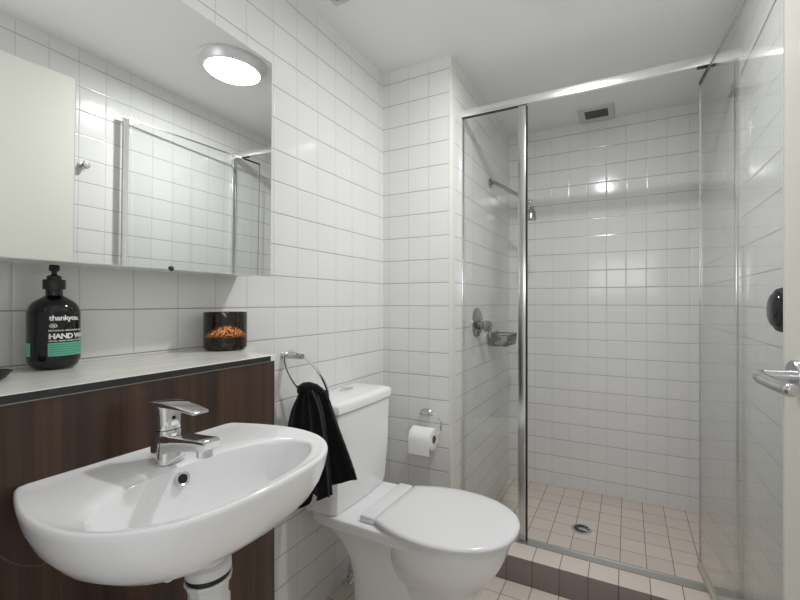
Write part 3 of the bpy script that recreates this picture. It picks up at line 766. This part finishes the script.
# ================================================================== TOWEL RING + TOWEL
tr = thing('towel_ring', 'chrome towel ring on the left wall above the toilet cistern', 'towel ring', (0.0, 1.09, 1.04))
bm = bmesh.new(); lathe(bm, [(0.0135, 0), (0.0135, 0.004), (0.0105, 0.006), (0.0105, 0.088), (0.0095, 0.092), (0.0, 0.0925)], (0.0, 1.078, 1.036), (1, 0.03, 0.0), 28)
obj('wall_post', bm, 'satin', tr)
rc = Vector((0.0948, 1.0986, 0.957)); E1 = Vector((-0.0135, -0.0169, 0.086)); E2 = Vector((0.0448, 0.0565, -0.050))
bm = bmesh.new(); tube(bm, [rc+E1*math.cos(2*PI*k/56)+E2*math.sin(2*PI*k/56) for k in range(56)], 0.0052, 10, closed=True)
obj('ring', bm, 'chrome', tr)
tw = thing('hand_towel', 'black terry hand towel hanging through the towel ring', 'towel', (0.10, 1.10, 0.70))
FLP = [(0.084, 1.085, 0.917), (0.036, 1.085, 0.832), (0.015, 1.085, 0.745), (0.012, 1.084, 0.655), (0.027, 1.083, 0.568), (0.068, 1.082, 0.490)]
FRP = [(0.150, 1.075, 0.925), (0.185, 1.070, 0.870), (0.215, 1.062, 0.775), (0.231, 1.056, 0.690), (0.240, 1.052, 0.635), (0.246, 1.050, 0.590)]
BLP = [(0.120, 1.100, 0.920), (0.125, 1.104, 0.850), (0.135, 1.106, 0.780), (0.150, 1.108, 0.710), (0.170, 1.108, 0.650), (0.190, 1.108, 0.590)]
BRP = [(0.178, 1.098, 0.918), (0.200, 1.102, 0.860), (0.226, 1.104, 0.800), (0.254, 1.105, 0.745), (0.282, 1.105, 0.690), (0.308, 1.105, 0.632)]
def cloth_lobe(name, L_pts, R_pts, yoff, nfold, amp, thick=0.010, seed=1):
    """L/R edge curves as (x, y, z) lists from top to bottom"""
    Lc = catmull(L_pts, 10); Rc = catmull(R_pts, 10); n = min(len(Lc), len(Rc)); m = 30
    rnd = random.Random(seed); ph = [rnd.uniform(0, 6.28) for _ in range(4)]
    def pt(i, j, side):
        t_ = i/(n-1); s_ = j/(m-1)
        p = Lc[i].lerp(Rc[i], s_)
        d = (Rc[i]-Lc[i]); d.z = 0
        nrm = Vector((-d.y, d.x, 0)).normalized() if d.length > 1e-6 else Vector((0, 1, 0))
        fold = amp*(0.35+0.65*t_)*math.sin(nfold*PI*s_+ph[0]+0.8*t_)+0.3*amp*math.sin(nfold*2.3*PI*s_+ph[1]+2*t_)
        edge = min(s_, 1-s_)*2
        th = thick*(0.55+0.45*min(1, edge*4))*(1.6-0.7*t_)
        p = p+nrm*(fold+yoff+side*th*0.5)
        if i in (0, n-1): p += Vector((0, 0, 0))
        return p+Vector((rnd.uniform(-1, 1), rnd.uniform(-1, 1), rnd.uniform(-1, 1)))*0.0006
    bm = bmesh.new()
    rings_ = []
    for i in range(n):
        rings_.append([pt(i, j, 1) for j in range(m)]+[pt(i, j, -1) for j in reversed(range(m))])
    loft(bm, rings_)
    return bm
bmA = cloth_lobe('a', FLP, FRP, 0.0, 3.4, 0.009, 0.020, seed=3)
fl = obj('front_fall', bmA, 'towel', tw, angle=70)
bmB = cloth_lobe('b', BLP, BRP, 0.0, 2.2, 0.006, 0.016, seed=8)
obj('back_fall', bmB, 'towel', tw, angle=70)
bm = bmesh.new()     # roll of cloth where it passes over the ring
pts = catmull([(0.074, 1.087, 0.908), (0.090, 1.084, 0.922), (0.115, 1.083, 0.926), (0.142, 1.088, 0.923), (0.168, 1.095, 0.910)], 6)
tube(bm, pts, [0.013+0.008*math.sin(PI*i/(len(pts)-1)) for i in range(len(pts))], 16)
for v in bm.verts: v.co += Vector((random.uniform(-1, 1), random.uniform(-1, 1), random.uniform(-1, 1)))*0.0008
obj('top_fold', bm, 'towel', tw, angle=70)
bm = bmesh.new()     # stitched hem along the front edge
hp = catmull([(p[0]+0.001, p[1]-0.013, p[2]) for p in FRP], 5)
tube(bm, hp, 0.0032, 6); obj('hem', bm, 'towel_hem', tw)
bm = bmesh.new()
pts = catmull([(0.145, 1.046, 0.520), (0.163, 1.043, 0.537), (0.180, 1.040, 0.560), (0.188, 1.038, 0.582)], 5)
rings_ = [[p+Vector((0.007, 0, -0.004)), p+Vector((0.007, -0.002, -0.004)), p+Vector((-0.007, -0.002, 0.004)), p+Vector((-0.007, 0, 0.004))] for p in pts]
loft(bm, rings_); obj('care_tag', bm, 'fabric_tag', tw)

# ================================================================== TOILET
tl = thing('toilet', 'white close-coupled toilet with closed lid between basin and shower', 'toilet', (0.40, 1.325, 0))
TY = 1.328
def rrect(x0, x1, hw, z, r, n=7, dx=0.0, bulge=0.0):
    """rounded rectangle ring, x0..x1, TY-hw..TY+hw; front side may bulge"""
    pts_ = []
    for cx0, cy0, a0 in ((x1-r, hw-r, 0), (x0+r, hw-r, 90), (x0+r, -hw+r, 180), (x1-r, -hw+r, 270)):
        for k in range(n):
            a = math.radians(a0+90*k/(n-1))
            x = cx0+r*math.cos(a); y = cy0+r*math.sin(a)
            if bulge and x > (x0+x1)/2: x += bulge*(1-(y/hw)**2)
            pts_.append((x+dx, TY+y, z))
    # densify straight runs so the bulge shows
    out = []
    for i, p in enumerate(pts_):
        q = pts_[(i+1) % len(pts_)]
        out.append(p)
        d = math.dist(p, q)
        if d > 0.05:
            for k in range(1, 6):
                f = k/6; x = p[0]+(q[0]-p[0])*f; y = p[1]+(q[1]-p[1])*f
                out.append((x, y, z))
    if bulge:
        out = [((x if not (x > x1-r*0.2+dx-1e-4) else max(x, x1+dx+bulge*(1-((y-TY)/hw)**2))), y, zz) for x, y, zz in out]
    return out
bm = bmesh.new()
loft(bm, [rrect(0.012, 0.165, 0.165, 0.444, 0.03, bulge=0.008), rrect(0.008, 0.172, 0.174, 0.47, 0.03, bulge=0.008), rrect(0.006, 0.182, 0.183, 0.62, 0.03, bulge=0.008), rrect(0.005, 0.187, 0.187, 0.815, 0.03, bulge=0.008), rrect(0.006, 0.184, 0.184, 0.8165, 0.03, bulge=0.008)])
obj('cistern', bm, 'porcelain', tl)
bm = bmesh.new()
loft(bm, [rrect(0.003, 0.188, 0.188, 0.819, 0.03, bulge=0.008), rrect(0.003, 0.194, 0.192, 0.822, 0.032, bulge=0.008), rrect(0.003, 0.195, 0.193, 0.848, 0.032, bulge=0.008), rrect(0.004, 0.192, 0.190, 0.855, 0.030, bulge=0.008), rrect(0.007, 0.186, 0.184, 0.8595, 0.026, bulge=0.007), rrect(0.02, 0.170, 0.168, 0.8615, 0.02, bulge=0.006)])
ld = obj('cistern_lid', bm, 'porcelain', tl)
bm = bmesh.new()
loft(bm, [[(0.066+a*math.cos(2*PI*i/32), 1.36+b*math.sin(2*PI*i/32), z) for i in range(32)] for a, b, z in ((0.022, 0.036, 0.861), (0.022, 0.036, 0.866), (0.019, 0.033, 0.868))])
bt2 = obj('flush_button', bm, 'chrome', ld)
bm = bmesh.new(); box(bm, 0.045, 0.087, 1.3595, 1.3605, 0.8682, 0.8686); obj('button_gap', bm, 'void', bt2)
# pan
def egg(xr, xf, hw, z, nr=3.2, nf=2.1, n=72, xm=None):
    """ring from xr (rear) to xf (front), widest at xm"""
    xm = xm if xm is not None else (xr+xf)/2
    out = []
    for i in range(n):
        a = 2*PI*i/n; c, s = math.cos(a), math.sin(a)
        rx, nn = ((xf-xm), nf) if c >= 0 else ((xm-xr), nr)
        k = 1/((abs(c)/rx)**nn+(abs(s)/hw)**nn)**(1/nn)
        out.append((xm+k*c, TY+k*s, z))
    return out
bm = bmesh.new()
# rear body / trap casing
prof = [(0.0, 0.176, 0.560, 0.100), (0.012, 0.176, 0.560, 0.100), (0.10, 0.178, 0.545, 0.098), (0.20, 0.172, 0.535, 0.100), (0.265, 0.150, 0.53, 0.106), (0.32, 0.112, 0.53, 0.118), (0.36, 0.072, 0.54, 0.134), (0.39, 0.035, 0.55, 0.150), (0.41, 0.016, 0.56, 0.162), (0.430, 0.012, 0.58, 0.168), (0.4415, 0.013, 0.58, 0.167)]
loft(bm, [egg(xr, xf, hw, z, nr=5.0, nf=3.0, xm=0.33) for z, xr, xf, hw in prof])
# front foot and bowl
prof = [(0.0, 0.28, 0.660, 0.102), (0.012, 0.28, 0.660, 0.102), (0.10, 0.29, 0.655, 0.096), (0.19, 0.30, 0.662, 0.098), (0.235, 0.32, 0.676, 0.108), (0.262, 0.33, 0.692, 0.126), (0.29, 0.33, 0.716, 0.146), (0.33, 0.33, 0.742, 0.163), (0.375, 0.33, 0.762, 0.174), (0.41, 0.33, 0.771, 0.178), (0.425, 0.33, 0.772, 0.178), (0.432, 0.33, 0.768, 0.175)]
loft(bm, [egg(xr, xf, hw, z, nr=2.4, nf=2.1, xm=0.53) for z, xr, xf, hw in prof])
# flat deck joining both
loft(bm, [egg(0.013, 0.768, hw, z, nr=7.0, nf=2.1, xm=0.50) for z, hw in ((0.402, 0.170), (0.410, 0.174), (0.436, 0.174), (0.4405, 0.1715))])
obj('pan', bm, 'porcelain', tl, angle=40)
def lid_ring(inset, z):
    pts_ = []
    prof_ = [(0.326, 0.146), (0.345, 0.155), (0.38, 0.170), (0.43, 0.186), (0.49, 0.197), (0.56, 0.199), (0.63, 0.189), (0.69, 0.168), (0.74, 0.136), (0.775, 0.096), (0.795, 0.05), (0.801, 0.0)]
    s_ = catmull([(a, b, 0) for a, b in prof_], 4)
    poly = [(p.x, -p.y) for p in s_]+[(p.x, p.y) for p in reversed(s_[:-1])]
    cx0 = 0.56
    out = []
    for (x, y) in poly:
        d = math.hypot(x-cx0, y); f = (d-inset)/d
        out.append((cx0+(x-cx0)*f, TY+y*f, z))
    return out
bm = bmesh.new(); loft(bm, [lid_ring(0.012, 0.4405), lid_ring(0.008, 0.443), lid_ring(0.008, 0.451), lid_ring(0.012, 0.4525)]); obj('seat', bm, 'plastic_white', tl)
bm = bmesh.new(); loft(bm, [lid_ring(0.006, 0.4535), lid_ring(0.001, 0.4545), lid_ring(0.0, 0.459), lid_ring(0.003, 0.4645), lid_ring(0.012, 0.4685), lid_ring(0.04, 0.4715), lid_ring(0.09, 0.4735)]); obj('seat_lid', bm, 'plastic_white', tl, angle=50)
bm = bmesh.new(); box(bm, 0.262, 0.323, TY-0.145, TY+0.145, 0.4410, 0.4660, bev=0.006, seg=3); obj('hinge_cover', bm, 'plastic_white', tl)
bm = bmesh.new(); tube(bm, catmull([(0.03, 1.425, 0.0), (0.03, 1.425, 0.06), (0.05, 1.415, 0.10), (0.10, 1.39, 0.13)], 5), 0.008, 10); lathe(bm, [(0.02, 0), (0.02, 0.006), (0.011, 0.009), (0.011, 0.03)], (0.03, 1.425, 0), (0, 0, 1), 20); obj('supply_pipe', bm, 'chrome', tl)

# ================================================================== TOILET ROLL
hh = thing('toilet_roll_holder', 'chrome toilet roll holder on the tiled nib wall', 'toilet roll holder', (0.26, YN, 0.70))
bm = bmesh.new()
loft(bm, [[(0.252+0.030*a*math.cos(2*PI*i/28)*1.1, YN-y, 0.700+0.014*a*math.sin(2*PI*i/28)) for i in range(28)] for y, a in ((0.0, 1.0), (0.006, 1.0), (0.010, 0.8), (0.03, 0.55), (0.048, 0.5), (0.052, 0.3))])
obj('bracket', bm, 'satin', hh)
bm = bmesh.new()
ry = 1.684
tube(bm, catmull([(0.262, YN-0.045, 0.700), (0.292, YN-0.049, 0.704), (0.325, YN-0.052, 0.698), (0.350, YN-0.055, 0.675), (0.354, ry, 0.645), (0.340, ry, 0.615), (0.322, ry, 0.606), (0.300, ry, 0.603), (0.24, ry, 0.602), (0.200, ry, 0.605), (0.180, ry, 0.620)], 7), 0.0042, 10)
obj('holder_arm', bm, 'chrome', hh)
rl = thing('toilet_roll', 'white roll of toilet paper hanging on the chrome holder', 'toilet roll', (0.262, ry, 0.585))
rz = 0.591; rx0, rx1 = 0.209, 0.320
bm = bmesh.new(); lathe(bm, [(0.0205, 0), (0.048, 0.0), (0.0500, 0.001), (0.0500, rx1-rx0-0.001), (0.048, rx1-rx0), (0.0205, rx1-rx0), (0.0205, 0)], (rx0, ry, rz), (1, 0, 0), 48, False, False)
obj('paper', bm, 'paper', rl)
bm = bmesh.new(); lathe(bm, [(0.0204, 0.0005), (0.0204, rx1-rx0-0.0005), (0.019, rx1-rx0-0.0005), (0.019, 0.0005), (0.0204, 0.0005)], (rx0, ry, rz), (1, 0, 0), 28, False, False); obj('core', bm, 'cardboard', rl)
bm = bmesh.new()
pp = [(ry-0.0502*math.sin(a), rz+0.0502*math.cos(a)) for a in [PI*0.25+PI*0.25*k/6 for k in range(7)]]+[(ry-0.0503, rz-0.03), (ry-0.049, rz-0.064)]
o_ = [[(rx0+0.001, y, z), (rx1-0.001, y, z), (rx1-0.001, y-0.0008, z), (rx0+0.001, y-0.0008, z)] for y, z in pp]
loft(bm, o_); obj('loose_sheet', bm, 'paper', rl)
